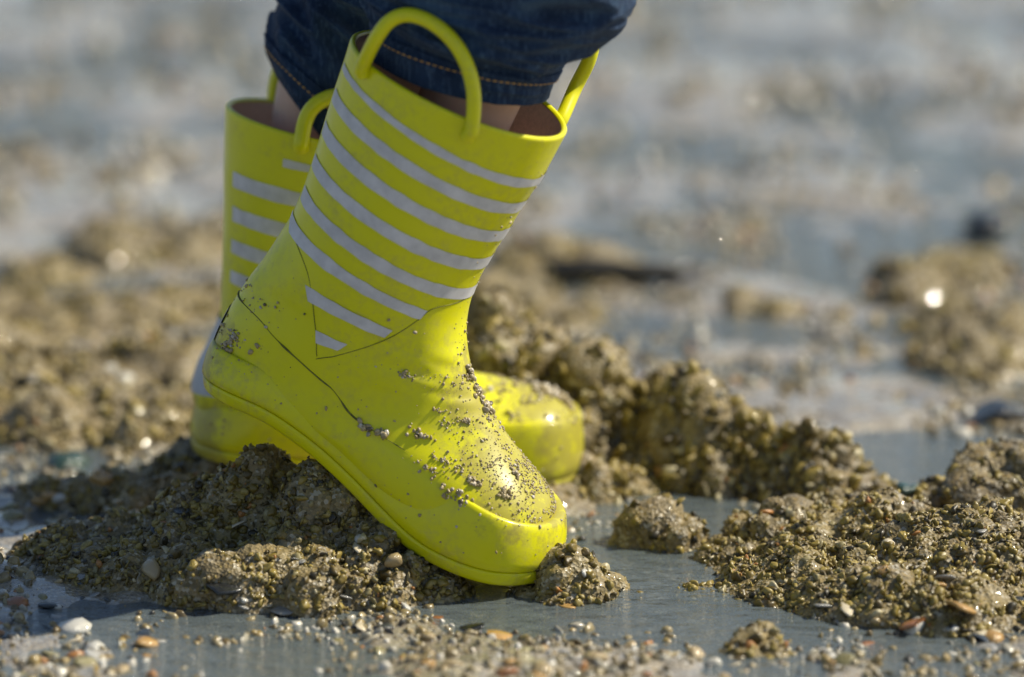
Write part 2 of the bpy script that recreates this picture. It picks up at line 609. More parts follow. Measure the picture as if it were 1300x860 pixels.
def ground_height(x, y):
    far = np.clip((y - 0.3) / 0.9, 0, 1)
    h = 0.0010 + 0.0042 * fbm(x * 9, y * 7, 3, 3) * (1 - 0.55 * far) + 0.0024 * fbm(x * 34, y * 26, 3, 17)
    h = h - 0.0010 * far
    h = h + 0.0028 * np.clip(domes(x, y, x * 0, 0.021, 5) - 0.45, 0, 1) * (0.5 + vnoise(x * 16, y * 16, None, 9))
    p = 0
    for cx, cy, rx, ry, d in POOLS:
        q = ((x - cx) / rx) ** 2 + ((y - cy) / ry) ** 2
        p = np.maximum(p, d * np.exp(-q * q * 0.9))
    h = h - 0.52 * p - 0.0011 * np.clip((-0.01 - y) / 0.04, 0, 1) + 0.0005 * far
    # a low bank of shingle in the foreground
    h = h + 0.0012 * np.exp(-((y + 0.13) / 0.04) ** 2) * (1 + 0.6 * vnoise(x * 12, y * 12, None, 21))
    return h

def axis(fine0, fine1, step, far0, far1, growth):
    a = list(np.arange(fine0, fine1 + step / 2, step))
    s, v = step, fine1
    while v < far1:
        s *= growth
        v += s
        a.append(v)
    s, v, b = step, fine0, []
    while v > far0:
        s *= growth
        v -= s
        b.append(v)
    return np.array(b[::-1] + a)

gx = axis(-0.36, 0.36, 0.0021, -1500, 1500, 1.09)
gy = axis(-0.26, 0.42, 0.0021, -1200, 2500, 1.0145)
GX, GY = np.meshgrid(gx, gy, indexing='ij')
near_mask = np.clip(1.5 - (np.abs(GX) + np.abs(GY)) / 40.0, 0, 1)
GZ = ground_height(GX, GY)
GZ = GZ * near_mask - 0.004 * (1 - near_mask)
gv = np.stack([GX, GY, GZ], -1).reshape(-1, 3)
beach = link('wet_sand_flat', mesh_np('wet_sand_flat', gv, grid_faces(len(gx), len(gy)), M_SAND), kind='structure')
beach['label'] = 'wet grey sand flat covered with thin films of water'
wme = bpy.data.meshes.new('shallow_water')
wme.from_pydata([(-1500, -1200, 0), (1500, -1200, 0), (1500, 2500, 0), (-1500, 2500, 0)], [], [(0, 1, 2, 3)])
wme.materials.append(M_WATER)
water = link('shallow_water', wme, kind='structure')
water['label'] = 'thin sheet of rippled tide water reflecting the sky'

# ------------------------------------------------------------------ sand mounds
def mound(name, blobs, label, res=0.0014, lumps=((0.019, 0.013), (0.009, 0.0065), (0.004, 0.0022)), grains=7.0,
          gsize=(0.0005, 0.0020), seed=0, cat='sand mound', group=None):
    """blobs: (px, py of its foot on the sand, rx cm, ry cm, height cm)"""
    B = []
    for px, py, rx, ry, h in blobs:
        c = pix_ground(px, py)
        B.append((c[0], c[1], rx / 100, ry / 100, h / 100))
    x0 = min(b[0] - b[2] * 1.5 for b in B)
    x1 = max(b[0] + b[2] * 1.5 for b in B)
    y0 = min(b[1] - b[3] * 1.5 for b in B)
    y1 = max(b[1] + b[3] * 1.5 for b in B)
    xs = np.arange(x0, x1, res)
    ys = np.arange(y0, y1, res)
    X, Y = np.meshgrid(xs, ys, indexing='ij')
    wx = X + 0.008 * vnoise(X * 60, Y * 60, None, seed + 40)
    wy = Y + 0.008 * vnoise(X * 60 + 50, Y * 60, None, seed + 41)
    H = np.zeros_like(X)
    acc = 0
    for cx, cy, rx, ry, h in B:
        q = np.sqrt(((wx - cx) / rx) ** 2 + ((wy - cy) / ry) ** 2)
        acc = acc + (h * np.clip(1.12 - q, 0, None) ** 0.85 * (q < 1.12)) ** 4
    H = acc ** 0.25
    H = H * (1 + 0.28 * fbm(X * 45, Y * 45, 3, seed))
    G = ground_height(X, Y)
    Z = G - 0.006 + np.minimum(H * 1.9, 0.006) + H * 0.9
    nx, ny = np.gradient(Z, res)
    N = np.stack([-nx, -ny, np.ones_like(nx)], -1)
    N /= np.linalg.norm(N, axis=-1)[..., None]
    P = np.stack([X, Y, Z], -1)
    m = np.clip(H / 0.010, 0, 1)
    for k, (cell, amp) in enumerate(lumps):
        wq = 0.45 * cell
        ax = P[..., 0] + wq * vnoise(P[..., 0] / cell * 0.8, P[..., 1] / cell * 0.8, P[..., 2] / cell * 0.8, seed + 7)
        ay = P[..., 1] + wq * vnoise(P[..., 0] / cell * 0.8 + 31, P[..., 1] / cell * 0.8, P[..., 2] / cell * 0.8, seed + 8)
        d = domes(ax, ay, P[..., 2], cell, seed + 60 + 5 * k, 0.8)
        vary = np.clip(0.75 + 1.1 * vnoise(P[..., 0] / cell * 0.33, P[..., 1] / cell * 0.33, P[..., 2] / cell * 0.33, seed + 9), 0.1, 1.6)
        P = P + N * ((d - 0.45) * amp * m * vary)[..., None]
    keep = (P[..., 2] > G - 0.007)
    f = grid_faces(len(xs), len(ys))
    kf = keep.reshape(-1)
    f = f[kf[f].any(axis=1)]
    used = np.zeros(len(kf), bool)
    used[f.ravel()] = True
    remap = np.cumsum(used) - 1
    root = link(name, mesh_np(name, P.reshape(-1, 3)[used], remap[f], M_CLOD), None, label, cat, group)
    # loose grit stuck over it
    top = np.argwhere((P[..., 2] > G + 0.001) & (H > 0.002))
    wgt = np.minimum(1 / np.maximum(N[top[:, 0], top[:, 1], 2], 0.2), 5.0)
    n = int(wgt.sum() * res * res * 1e4 * grains)
    pick = top[RNG.choice(len(top), n, p=wgt / wgt.sum())]
    pts = P[pick[:, 0], pick[:, 1]] + RNG.normal(0, res * 0.3, (n, 3)) * np.array([1, 1, 0.2])
    s = gsize[0] + (gsize[1] * 1.3 - gsize[0]) * RNG.random(n) ** 3.4
    dn = vnoise(pts[:, 0] * 75, pts[:, 1] * 75, pts[:, 2] * 75, seed + 90) + 0.5 * vnoise(pts[:, 0] * 200, pts[:, 1] * 200, pts[:, 2] * 200, seed + 91)
    ok = dn > RNG.uniform(-1.0, 0.55, n)
    scatter('grit', pts[ok], s[ok], 'clodgrit', root)
    return root

mound('sand_mound', [(355, 714, 4.2, 3.4, 5.4), (298, 712, 3.6, 3.0, 3.9), (245, 708, 3.2, 2.8, 2.8), (215, 730, 5.0, 2.8, 1.6), (140, 705, 5.0, 2.2, 1.0), (408, 730, 3.8, 3.0, 4.3), (462, 748, 3.6, 2.4, 2.5),
                     (525, 758, 3.0, 1.8, 1.2), (330, 756, 4.4, 2.2, 1.4), (400, 766, 4.6, 1.8, 1.0), (200, 700, 3.0, 2.2, 1.3), (262, 744, 4, 2.0, 1.3), (360, 690, 4, 3, 3.0), (440, 712, 4, 3, 2.4)],
      'lumpy mound of wet gritty sand heaped under the raised heel of the front boot', seed=1, grains=46)
mound('sand_clump', [(130, 640, 3.6, 1.6, 1.1), (190, 650, 3.0, 1.6, 1.1), (60, 640, 2.6, 1.2, 0.6)], 'low sand clump parting the two bluish puddles', seed=21, grains=26, cat='sand clump')
mound('sand_bank', [(262, 626, 3.4, 3.4, 2.3), (330, 628, 3.6, 3.2, 2.1), (420, 630, 4.0, 3.2, 1.8), (520, 632, 4.2, 3.2, 1.6), (610, 634, 3.6, 3.0, 1.3), (680, 636, 3.0, 2.8, 1.0)],
      'low trodden sand bank under the sole of the rear boot', seed=14, res=0.0018, grains=20, gsize=(0.0006, 0.0024), cat='sand bank',
      lumps=((0.019, 0.006), (0.009, 0.004), (0.004, 0.002)))
mound('sand_clump', [(742, 752, 2.2, 1.7, 1.5), (705, 757, 1.8, 1.3, 1.2), (785, 752, 1.3, 1.0, 0.8)],
      'small wet sand clump pushed up at the toe of the front boot', seed=2, grains=34, cat='sand clump')
mound('sand_cone', [(855, 688, 2.0, 2.0, 2.2), (890, 690, 1.6, 1.6, 1.0), (815, 690, 1.4, 1.6, 0.8)],
      'little brown sand cone standing alone in the shallow water', seed=3, res=0.0016, grains=18, cat='sand clump')
mound('sand_ridge', [(620, 560, 4.5, 4, 6.4), (680, 575, 3.6, 4, 5.2), (740, 585, 2.9, 3.8, 4.9), (795, 592, 2.0, 3.0, 3.0), (850, 592, 2.7, 3.4, 5.2), (905, 603, 2.8, 3.2, 3.9),
                     (960, 612, 2.6, 3.2, 3.0), (1010, 622, 2.8, 3.0, 2.9), (1060, 630, 3.2, 3.0, 2.4), (1105, 640, 3, 2.4, 1.0), (760, 625, 3.0, 2, 1.1), (560, 550, 5, 4, 5.0)],
      'long dark lumpy sand ridge thrown up behind the toe of the rear boot', seed=4, res=0.0018, grains=22, gsize=(0.001, 0.0034),
      lumps=((0.022, 0.020), (0.0105, 0.009), (0.0045, 0.0025)), cat='sand ridge')
mound('sand_mound', [(1020, 735, 5.0, 4.0, 2.0), (1100, 700, 4.5, 3.5, 2.6), (960, 715, 3.2, 2.5, 1.3), (1180, 735, 5.0, 4.5, 2.6), (1260, 730, 4.5, 4, 2.6), (1060, 668, 4, 3, 2.0),
                     (1090, 770, 3.4, 2.4, 1.5), (1240, 785, 4, 2.6, 1.3), (1320, 750, 4, 4, 2.6), (920, 720, 1.6, 1.4, 0.7), (1150, 665, 3.5, 2.6, 1.6), (1000, 690, 3, 2.6, 1.4)],
      'wide heap of golden gritty sand lumps with orange shells at its foot', seed=5, grains=46)
mound('sand_mound', [(1275, 660, 3.4, 3.0, 2.9), (1320, 650, 3.4, 3.2, 3.2), (1240, 672, 2.0, 2.2, 1.4)],
      'dark rounded sand heap rising behind the golden heap by the blue pool', seed=6, grains=22)
mound('sand_clump', [(945, 822, 1.8, 1.4, 1.1), (985, 830, 1.2, 1, 0.6)],
      'small dark sand clump lying in the water in front of the golden heap', seed=7, grains=30, cat='sand clump')
mound('sand_mound', [(110, 490, 4, 4, 2.0), (200, 482, 3.2, 3.2, 3.0), (243, 490, 2.0, 2.4, 2.1), (40, 500, 4, 4, 1.6), (-20, 470, 4, 5, 2.2), (150, 545, 6, 4, 1.6), (60, 545, 5, 3, 1.6), (230, 540, 3, 3, 1.4)],
      'broad broken sand mound standing behind the heel of the rear boot', seed=8, res=0.0022, grains=8, gsize=(0.0012, 0.003),
      lumps=((0.026, 0.016), (0.012, 0.007), (0.005, 0.002)))
mound('sand_mound', [(140, 325, 3, 4, 1.6), (60, 350, 3, 4, 0.9), (250, 320, 3.6, 4, 0.9), (220, 395, 3.5, 4, 1.0), (100, 410, 5, 5, 1.0), (10, 400, 4, 5, 0.9)],
      'far blurred sand hummock behind the broken sand mound', seed=9, res=0.003, grains=3.5, gsize=(0.0015, 0.0035),
      lumps=((0.028, 0.015), (0.013, 0.007)))
mound('sand_mound', [(690, 345, 3, 4, 1.4), (760, 345, 3, 4, 0.9), (640, 395, 3.5, 4, 1.8), (700, 405, 3, 4, 0.9)],
      'blurred sand hummock beside a dark piece of driftwood', seed=10, res=0.003, grains=3.5, gsize=(0.0015, 0.0035), lumps=((0.028, 0.015), (0.013, 0.007)))
mound('sand_mound', [(1150, 370, 2.2, 4, 1.3), (1200, 415, 2.4, 4, 1.1), (1240, 465, 2.8, 4, 1.5), (1290, 420, 3.0, 5, 0.8), (1230, 345, 3, 6, 0.8)],
      'blurred brown sand hummock between two dark stones', seed=11, res=0.003, grains=3.5, gsize=(0.0015, 0.0035), lumps=((0.028, 0.015), (0.013, 0.007)))
mound('sand_clump', [(950, 392, 2.0, 3, 0.6), (985, 395, 1.6, 2.6, 0.4)], 'low blurred sand clump on the water film behind the ridge', seed=12, res=0.003, grains=3,
      lumps=((0.028, 0.012), (0.013, 0.006)), cat='sand clump')

# loose grit over the flat
def grit_field(n, ylo, yhi, s0, s1, pw, clump):
    py = RNG.uniform(ylo, yhi, n * 3)
    px = RNG.uniform(-120, 1420, n * 3)
    P = np.array([pix_ground(a, b) for a, b in zip(px, py)])
    d = vnoise(P[:, 0] * 22, P[:, 1] * 14, None, 77) + 0.5 * vnoise(P[:, 0] * 60, P[:, 1] * 40, None, 78)
    g = ground_height(P[:, 0], P[:, 1])
    ok = (1.5 * d > RNG.uniform(-1, 1, len(d)) * 0.8 - clump) & (g > -0.004)
    P, g = P[ok][:n], g[ok][:n]
    P[:, 2] = np.maximum(g, -0.0008)
    return P, s0 + (s1 - s0) * RNG.random(len(P)) ** pw
P, s = grit_field(9500, 560, 900, 0.0005, 0.0032, 3.8, 0.0)
scatter('grit', P, s, 'grit', None, 'fine mixed grit and shell sand strewn over the wet foreground', 'grit', aspect=(0.4, 1.5))
P, s = grit_field(7000, 250, 600, 0.0012, 0.0045, 3.2, 0.0)
scatter('grit', P, s, 'grit', None, 'coarse blurred grit strewn over the sand around and behind the boots', 'grit', aspect=(0.4, 1.5))
P, s = grit_field(1700, -40, 300, 0.002, 0.008, 3.2, 0.0)
scatter('grit', P, s, 'grit', None, 'far blurred grit and small lumps on the shining sand flat', 'grit', aspect=(0.4, 1.5))

# ------------------------------------------------------------------ boots
def boot(name, label, P0, yaw, SEC, PATH, WID, HT, stripes, handles, seam_px, patch=None, specks=None, clods=()):
    fwd = np.array([math.cos(yaw), -math.sin(yaw), 0.0])
    lat = np.array([-math.sin(yaw), -math.cos(yaw), 0.0])        # towards the camera
    up = np.array([0, 0, 1.0])
    P0 = np.asarray(P0, float)
    def pp(px, py, l=0.0):
        return pix_plane(px, py, P0 + lat * l, lat)
    root = link(name, None, None, label, 'boot')
    root.empty_display_size = 0.03
    base = pp(*PATH[len(PATH) // 2])
    root.location = base
    def add(nm, me, parent=root, **kw):
        o = link(nm, me, parent, **kw)
        if parent is root:
            o.matrix_parent_inverse = Matrix.Translation(-Vector(base))
        return o
    Bp = np.array([pp(*s[0]) for s in SEC])
    Fp = np.array([pp(*s[1]) for s in SEC])
    Wd = np.array([[s[2] / 100, s[3], s[4]] for s in SEC])
    nsec = len(SEC) - 1
    def surf(s, t, off=0.0):
        s, t = np.broadcast_arrays(np.asarray(s, float), np.asarray(t, float))
        sh = s.shape
        def raw(s, t):
            b, f, w = catmull(Bp, s), catmull(Fp, s), catmull(Wd, s)
            c = (b + f) / 2
            a = (f - b) / 2
            ct, st = np.cos(t), np.sin(t)
            e = np.where(ct < 0, 2 / np.maximum(w[:, 1], 1.5), 2 / np.maximum(w[:, 2], 1.5))
            return c + a * (np.sign(ct) * np.abs(ct) ** e)[:, None] + lat * (w[:, 0] * np.sign(st) * np.abs(st) ** e)[:, None]
        s1, t1 = s.ravel(), t.ravel()
        p = raw(s1, t1)
        if np.any(off):
            ds, dt = 0.02, 0.01
            du = raw(np.clip(s1 + ds, 0, nsec), t1) - raw(np.clip(s1 - ds, 0, nsec), t1)
            dv = raw(s1, t1 + dt) - raw(s1, t1 - dt)
            n = np.cross(dv, du)
            n /= np.linalg.norm(n, axis=1)[:, None] + 1e-12
            b, f = catmull(Bp, s1), catmull(Fp, s1)
            flip = np.sign(np.sum(n * (p - (b + f) / 2), axis=1))
            p = p + n * (flip * np.broadcast_to(off, sh).ravel())[:, None]
        return p.reshape(sh + (3,))
    gs, gt = np.meshgrid(np.arange(0, nsec, 0.04), np.radians(np.arange(-179, 180, 1.0)), indexing='ij')
    gp = surf(gs, gt) - CAM_POS
    gd = gp @ CAM_FWD
    gpx, gpy = 650 + SPX * (gp @ CAM_RIGHT) / gd, 430 - SPX * (gp @ CAM_UP) / gd
    def st_of(px, py, side=1, smax=99):
        e = (gpx - px) ** 2 + (gpy - py) ** 2 + 1e9 * ((gt * side < 0) | (gs > smax))
        k = np.unravel_index(np.argmin(e), e.shape)
        return gs[k], math.degrees(gt[k])
    NT = 128
    tt = np.linspace(0, 2 * math.pi, NT, endpoint=False)
    # outer skin with folded-over lip
    ss = np.concatenate([[0.0, 0.04, 0.1], np.linspace(0.2, nsec, 150)])
    S, T = np.meshgrid(ss, tt, indexing='ij')
    V = surf(S, T)
    # gentle wrinkles round the ankle and the bend of the toes
    wr = 0.0006 * np.exp(-((S - 8.2) / 1.6) ** 2) * vnoise(S * 2.2, np.cos(T) * 2.5, np.sin(T) * 2.5, 5)
    V = surf(S, T, wr + 1e-9)
    lip = []
    inner0 = surf(np.full(NT, 0.0), tt, -0.0026)
    rimp = surf(np.full(NT, 0.0), tt)
    axis_up = (rimp.mean(0) - surf(np.full(NT, 1.0), tt).mean(0))
    axis_up /= np.linalg.norm(axis_up)
    lip.append(inner0 + axis_up * 0.0004)
    lip.append(inner0 * 0.8 + rimp * 0.2 + axis_up * 0.0014)
    lip.append(inner0 * 0.35 + rimp * 0.65 + axis_up * 0.0018)
    lip.append(rimp + axis_up * 0.0010)
    V2 = np.concatenate([np.array(lip), V])
    nr = len(V2)
    f = grid_faces(nr, NT, True)
    add('upper', mesh_np('upper', V2.reshape(-1, 3), f, M_YELLOW))
    # lining
    ls = np.linspace(0.0, 9.5, 40)
    S, T = np.meshgrid(ls, tt, indexing='ij')
    LV = surf(S, T, -0.0024)
    add('lining', mesh_np('lining', LV.reshape(-1, 3), grid_faces(40, NT, True), M_LINING))
    # printed stripes
    quads = []
    for st in stripes:
        if len(st) == 6:
            quads.append(st)
        else:                                  # upper right, upper left, lower right, lower left corner as px
            c = [st_of(*q) for q in st]
            sm = sum(q[0] for q in c) / 4
            s0, s1 = sm - 0.19, sm + 0.19
            quads.append((s0, s1, c[0][1], c[1][1], c[2][1], c[3][1]))
            quads.append((s0, s1, -c[0][1], -c[1][1], -c[2][1], -c[3][1]))
    for (s0, s1, ta0, tb0, ta1, tb1) in quads:
        nu, nv = 7, max(8, int(abs(tb0 - ta0) / 2.5))
        u = np.linspace(0, 1, nu)[:, None]
        v = np.linspace(0, 1, nv)[None, :]
        Sg = s0 + (s1 - s0) * u + 0 * v
        Tg = np.radians((ta0 * (1 - u) + ta1 * u) * (1 - v) + (tb0 * (1 - u) + tb1 * u) * v)
        Sg = Sg + 0.02 * vnoise(Tg * 9, Sg * 0 + s0, None, 3) * (2 * u - 1)
        add('stripe', mesh_np('stripe', surf(Sg, Tg, 0.00035).reshape(-1, 3), grid_faces(nu, nv), M_STRIPE))
    if patch:
        s0, s1, ta, tb = patch
        Sg, Tg = np.meshgrid(np.linspace(s0, s1, 14), np.radians(np.linspace(ta, tb, 16)), indexing='ij')
        add('heel_patch', mesh_np('heel_patch', surf(Sg, Tg, 0.0006).reshape(-1, 3), grid_faces(14, 16), M_PATCH), label='pale grey patch up the back of the heel')
    # seams
    def seam(pts_st, r=0.00035):
        a = np.array(pts_st, float)
        q = catmull(a, np.linspace(0, len(a) - 1, 60))
        p = surf(q[:, 0], np.radians(q[:, 1]), 0.0001)
        q = np.linspace(0, 1, 60)
        rad = r if r > 0 else -r * (0.7 + 2.2 * np.clip(vnoise(q * 17, q * 0, None, 12) + 0.1, 0, 1)) * np.clip((1.02 - q) * 5, 0.05, 1)
        v, fc = tube(p, rad, 6)
        return bm_mesh('seam', v, fc, M_SEAM)
    for sp in seam_px:
        st = [st_of(*q) for q in sp[0]]
        add('seam', seam(st, sp[1]))
        add('seam', seam([(a, -b) for a, b in st], sp[1]))
    # sole and foxing: a footprint outline swept along the bent sole
    path = np.array([pp(*q) for q in PATH])
    fine = catmull(path, np.linspace(0, len(path) - 1, 200))
    for _ in range(12):
        fine[1:-1] = 0.25 * fine[:-2] + 0.5 * fine[1:-1] + 0.25 * fine[2:]
    seg = np.linalg.norm(np.diff(fine, axis=0), axis=1)
    arc = np.concatenate([[0], np.cumsum(seg)])
    Ltot = arc[-1]
    def path_at(u):
        u = np.asarray(u)
        uu = np.clip(u, 0, Ltot)
        p = np.stack([np.interp(uu, arc, fine[:, k]) for k in range(3)], -1)
        e = 0.004
        a = np.stack([np.interp(np.clip(uu - e, 0, Ltot), arc, fine[:, k]) for k in range(3)], -1)
        b = np.stack([np.interp(np.clip(uu + e, 0, Ltot), arc, fine[:, k]) for k in range(3)], -1)
        t = b - a
        t /= np.linalg.norm(t, axis=-1)[..., None]
        n = np.cross(t, lat)
        n = n * np.sign(n[..., 2:3])
        return p + t * (u - uu)[..., None], t, n
    # footprint outline
    wu = np.linspace(0, 1, len(WID))
    us = np.linspace(0, 1, 400)
    ww = catmull(np.array(WID)[:, None] / 100, us * (len(WID) - 1))[:, 0]
    rh, rt = 0.030, 0.036
    ul = us * Ltot
    ww = ww * np.sqrt(np.clip(1 - np.clip((rh - ul) / rh, 0, 1) ** 2.3, 0, 1)) * np.sqrt(np.clip(1 - np.clip((ul - (Ltot - rt)) / rt, 0, 1) ** 2.5, 0, 1))
    o2 = np.concatenate([np.stack([ul, ww], -1), np.stack([ul, -ww], -1)[::-1][1:-1]])
    d = np.concatenate([[0], np.cumsum(np.linalg.norm(np.diff(np.vstack([o2, o2[:1]]), axis=0), axis=1))])
    NO = 180
    q = np.linspace(0, d[-1], NO, endpoint=False)
    cl = np.vstack([o2, o2[:1]])
    out = np.stack([np.interp(q, d, cl[:, 0]), np.interp(q, d, cl[:, 1])], -1)
    for _ in range(3):
        out = 0.25 * np.roll(out, 1, 0) + 0.5 * out + 0.25 * np.roll(out, -1, 0)
    tg = np.roll(out, -1, 0) - np.roll(out, 1, 0)
    nn = np.stack([tg[:, 1], -tg[:, 0]], -1)
    nn /= np.linalg.norm(nn, axis=1)[:, None]
    if np.sum(nn * (out - out.mean(0))) < 0:
        nn = -nn
    def ring(inset, h):
        o = out - nn * np.asarray(inset).reshape(-1, 1)
        p, t, n = path_at(o[:, 0])
        return p + lat * o[:, 1:2] + n * np.asarray(h).reshape(-1, 1)
    C = 0.01
    one = np.ones(NO)
    rings = [ring(one * i * C, one * h * C) for i, h in ((1.6, .12), (.9, .06), (.55, 0.0), (.34, .03), (.22, .12), (.16, .25), (.10, .5), (.09, .65), (.13, .69), (.5, .705))]
    SV = np.concatenate(rings)
    nf = grid_faces(len(rings), NO, True)
    capa = np.array([[j, (NO - j) % NO, (NO - j - 1) % NO, j + 1] for j in range(1, NO // 2 - 1)])
    nf = np.concatenate([nf, capa])
    add('sole', bm_mesh('sole', SV, nf, M_YELLOW_B))
    Hh = catmull(np.array(HT)[:, None], np.clip(out[:, 0] / Ltot, 0, 1) * (len(HT) - 1))[:, 0]
    toe = np.clip((out[:, 0] / Ltot - 0.55) / 0.3, 0, 1)
    def fr(k, e0, e1, dh=0.0):
        return ring((e0 * (1 - toe) + e1 * toe) * C, (0.72 + (Hh - 0.72) * k + dh) * C)
    rings = [fr(0, .5, .5), fr(0, .10, .10, .02), fr(0, .02, .02, .1), fr(.2, .02, 0.0), fr(.4, .06, .0), fr(.55, .10, .03), fr(.7, .16, .08), fr(.82, .22, .13), fr(.91, .27, .18),
             fr(.97, .32, .25), fr(1.0, .40, .34), fr(.97, .75, .75), fr(.8, 1.3, 1.4)]
    FV = np.concatenate(rings)
    add('foxing_band', bm_mesh('foxing_band', FV, grid_faces(len(rings), NO, True), M_YELLOW_B))
    # handles
    for e0, mid, e1, l, rad in handles:
        side = 1 if l > 0 else -1
        ends = []
        for e in (e0, e1):
            q = st_of(e[0], e[1], side, 0.9)
            t = np.radians([q[1]] * 3)
            ends.append(surf(np.array([0.34, 0.19, 0.03]), t, np.array([0.0006, 0.0016, 0.0026])))
        hp = np.concatenate([ends[0], np.array([pp(a, b, l / 100) for a, b in mid]), ends[1][::-1]])
        c = catmull(hp, np.linspace(0, len(hp) - 1, 90))
        for _ in range(4):
            c[1:-1] = 0.25 * c[:-2] + 0.5 * c[1:-1] + 0.25 * c[2:]
        v, fc = tube(c, rad / 100, 18)
        add('handle', bm_mesh('handle', v, fc, M_YELLOW))
    # mud
    if specks:
        ps, sc = [], []
        for (s0, s1, t0, t1, n, a, b, off) in specks:
            s = RNG.uniform(s0, s1, n * 3)
            t = RNG.uniform(t0, t1, n * 3)
            cl = vnoise(s * 1.6, np.sin(np.radians(t)) * 3, np.cos(np.radians(t)) * 3, 91) + 0.6 * vnoise(s * 5, t * 0.09, None, 93)
            ok = cl > RNG.uniform(-0.9, 0.8, n * 3)
            s, t = s[ok][:n], t[ok][:n]
            ps.append(surf(s, np.radians(t), off))
            sc.append(a + (b - a) * RNG.random(len(s)) ** 4.0)
        ps = np.concatenate(ps)
        sc = np.concatenate(sc)
        o = scatter('mud_specks', ps, sc, 'speck', root)
        o.matrix_parent_inverse = Matrix.Translation(-Vector(base))
        # specks on the foxing band
        vv = FV.reshape(13, NO, 3)
        n = 170
        k = RNG.integers(0, NO, n)
        r = RNG.integers(3, 10, n)
        o = scatter('mud_specks', vv[r, k], 0.0003 + 0.0007 * RNG.random(n) ** 3, 'speck', root)
        o.matrix_parent_inverse = Matrix.Translation(-Vector(base))
    for (cx, cy, size, sd) in clods:
        s, t = st_of(cx, cy)
        c = surf(np.array([s]), np.radians([t]), size * 0.25)[0]
        n = 26
        rs = np.random.default_rng(sd)
        s2 = s + rs.normal(0, 0.17, n) * size / 0.004
        t2 = t + rs.normal(0, 3.2, n) * size / 0.004
        pts = surf(s2, np.radians(t2), 0.0003 + size * 0.12 * rs.random(n))
        o = scatter('mud_clod', pts, size * (0.12 + 0.28 * rs.random(n) ** 2), 'speck', root)
        o.matrix_parent_inverse = Matrix.Translation(-Vector(base))
    return dict(root=root, surf=surf, pp=pp, lat=lat, fwd=fwd, base=base)

# sections: back point px, front point px, half width cm, back exponent, front exponent
NEAR_SEC = [
    ((450, 45), (714, 176), 4.4, 2.0, 2.0), ((443, 68), (685, 229), 4.35, 2.0, 2.0), ((431, 104), (664, 260), 4.25, 2.0, 2.0),
    ((418, 146), (642, 296), 4.1, 2.0, 2.0), ((405, 188), (620, 331), 3.95, 2.0, 2.0), ((391, 229), (600, 369), 3.8, 2.0, 2.0),
    ((373, 270), (590, 405), 3.6, 2.0, 2.0), ((345, 314), (590, 440), 3.4, 2.1, 2.0), ((316, 354), (596, 472), 3.2, 2.2, 2.0),
    ((292, 394), (606, 497), 3.1, 2.3, 2.0), ((277, 428), (618, 520), 3.0, 2.4, 2.0), ((272, 462), (631, 540), 3.0, 2.6, 2.0),
    ((322, 492), (646, 562), 3.05, 2.8, 2.0), ((410, 540), (664, 588), 3.2, 3.2, 2.0), ((488, 606), (682, 613), 3.35, 3.4, 2.1),
    ((548, 655), (694, 634), 3.25, 3.2, 2.2), ((602, 684), (699, 652), 2.75, 2.8, 2.2), ((645, 700), (694, 674), 1.9, 2.3, 2.2), ((672, 704), (688, 695), 0.5, 2, 2)]
NEAR_PATH = [(258, 484), (310, 497), (362, 519), (412, 555), (456, 594), (500, 636), (545, 674), (590, 698), (646, 718), (708, 734)]
NEAR_W = [2.8, 3.05, 3.05, 2.95, 3.05, 3.35, 3.6, 3.65, 3.45]
NEAR_H = [2.3, 2.3, 2.3, 2.4, 2.8, 3.3, 3.5, 3.2, 2.75]
TB = 157
n_str = []
for k, (hw, tb) in enumerate([(0.13, TB), (0.20, TB), (0.20, TB), (0.20, TB), (0.20, TB)]):
    n_str.append((k + 1 - hw, k + 1 + hw, -tb, tb, -tb, tb))
n_str.append(((543, 394), (370, 272), (533, 405), (371, 288)))
n_str.append(((497, 423), (389, 358), (487, 434), (395, 375)))
n_str.append(((442, 440), (402, 418), (428, 447), (403, 433)))
seam_vamp = [(600, 372), (556, 391), (532, 406), (493, 430), (437, 450), (402, 456)]
seam_heel = [(303, 370), (320, 396), (345, 424), (385, 464), (430, 506), (480, 550), (520, 575)]
seam_back = [(371, 276), (385, 330), (395, 370), (401, 420), (402, 452)]
near_boot = boot('rubber_boot', 'striped yellow rain boot tilted forward with raised heel and mud-speckled toe',
    (0.0, 0.0, 0.0), R(17), NEAR_SEC, NEAR_PATH, NEAR_W, NEAR_H, n_str,
    [((472, 78), [(477, 50), (496, 26), (522, 19), (556, 34), (585, 66), (601, 112)], (598, 162), 4.35, 0.325),
     ((706, 152), [(730, 112), (748, 76), (752, 45), (735, 18), (690, 2), (640, 0), (604, 30)], (590, 92), -4.2, 0.325)],
    [(seam_vamp, 0.00018), (seam_back, 0.00018), (seam_heel, -0.00021)],
    (8.8, 10.5, 168, 212),
    [(8.0, 16.5, -70, 45, 1900, 0.00013, 0.0008, 0.0001), (0.3, 8.5, -60, 20, 200, 0.0002, 0.0008, 0.0001),
     (6.5, 15, 40, 140, 160, 0.0002, 0.0010, 0.0001), (12.5, 16.5, -40, 60, 1300, 0.00013, 0.0007, 0.0001), (7.8, 9.6, 120, 170, 70, 0.0003, 0.0014, 0.0001)],
    [(x, y, z, k) for k, (x, y, z) in enumerate([(478, 548, .0042), (532, 552, .0036), (578, 628, .0048), (548, 598, .003), (610, 497, .0045), (617, 518, .0048), (602, 474, .0035),
     (590, 535, .003), (286, 442, .0035), (297, 428, .003), (306, 494, .0032), (322, 517, .003), (640, 628, .0034), (598, 608, .003), (560, 585, .0026), (516, 475, .0026), (655, 600, .003)])])

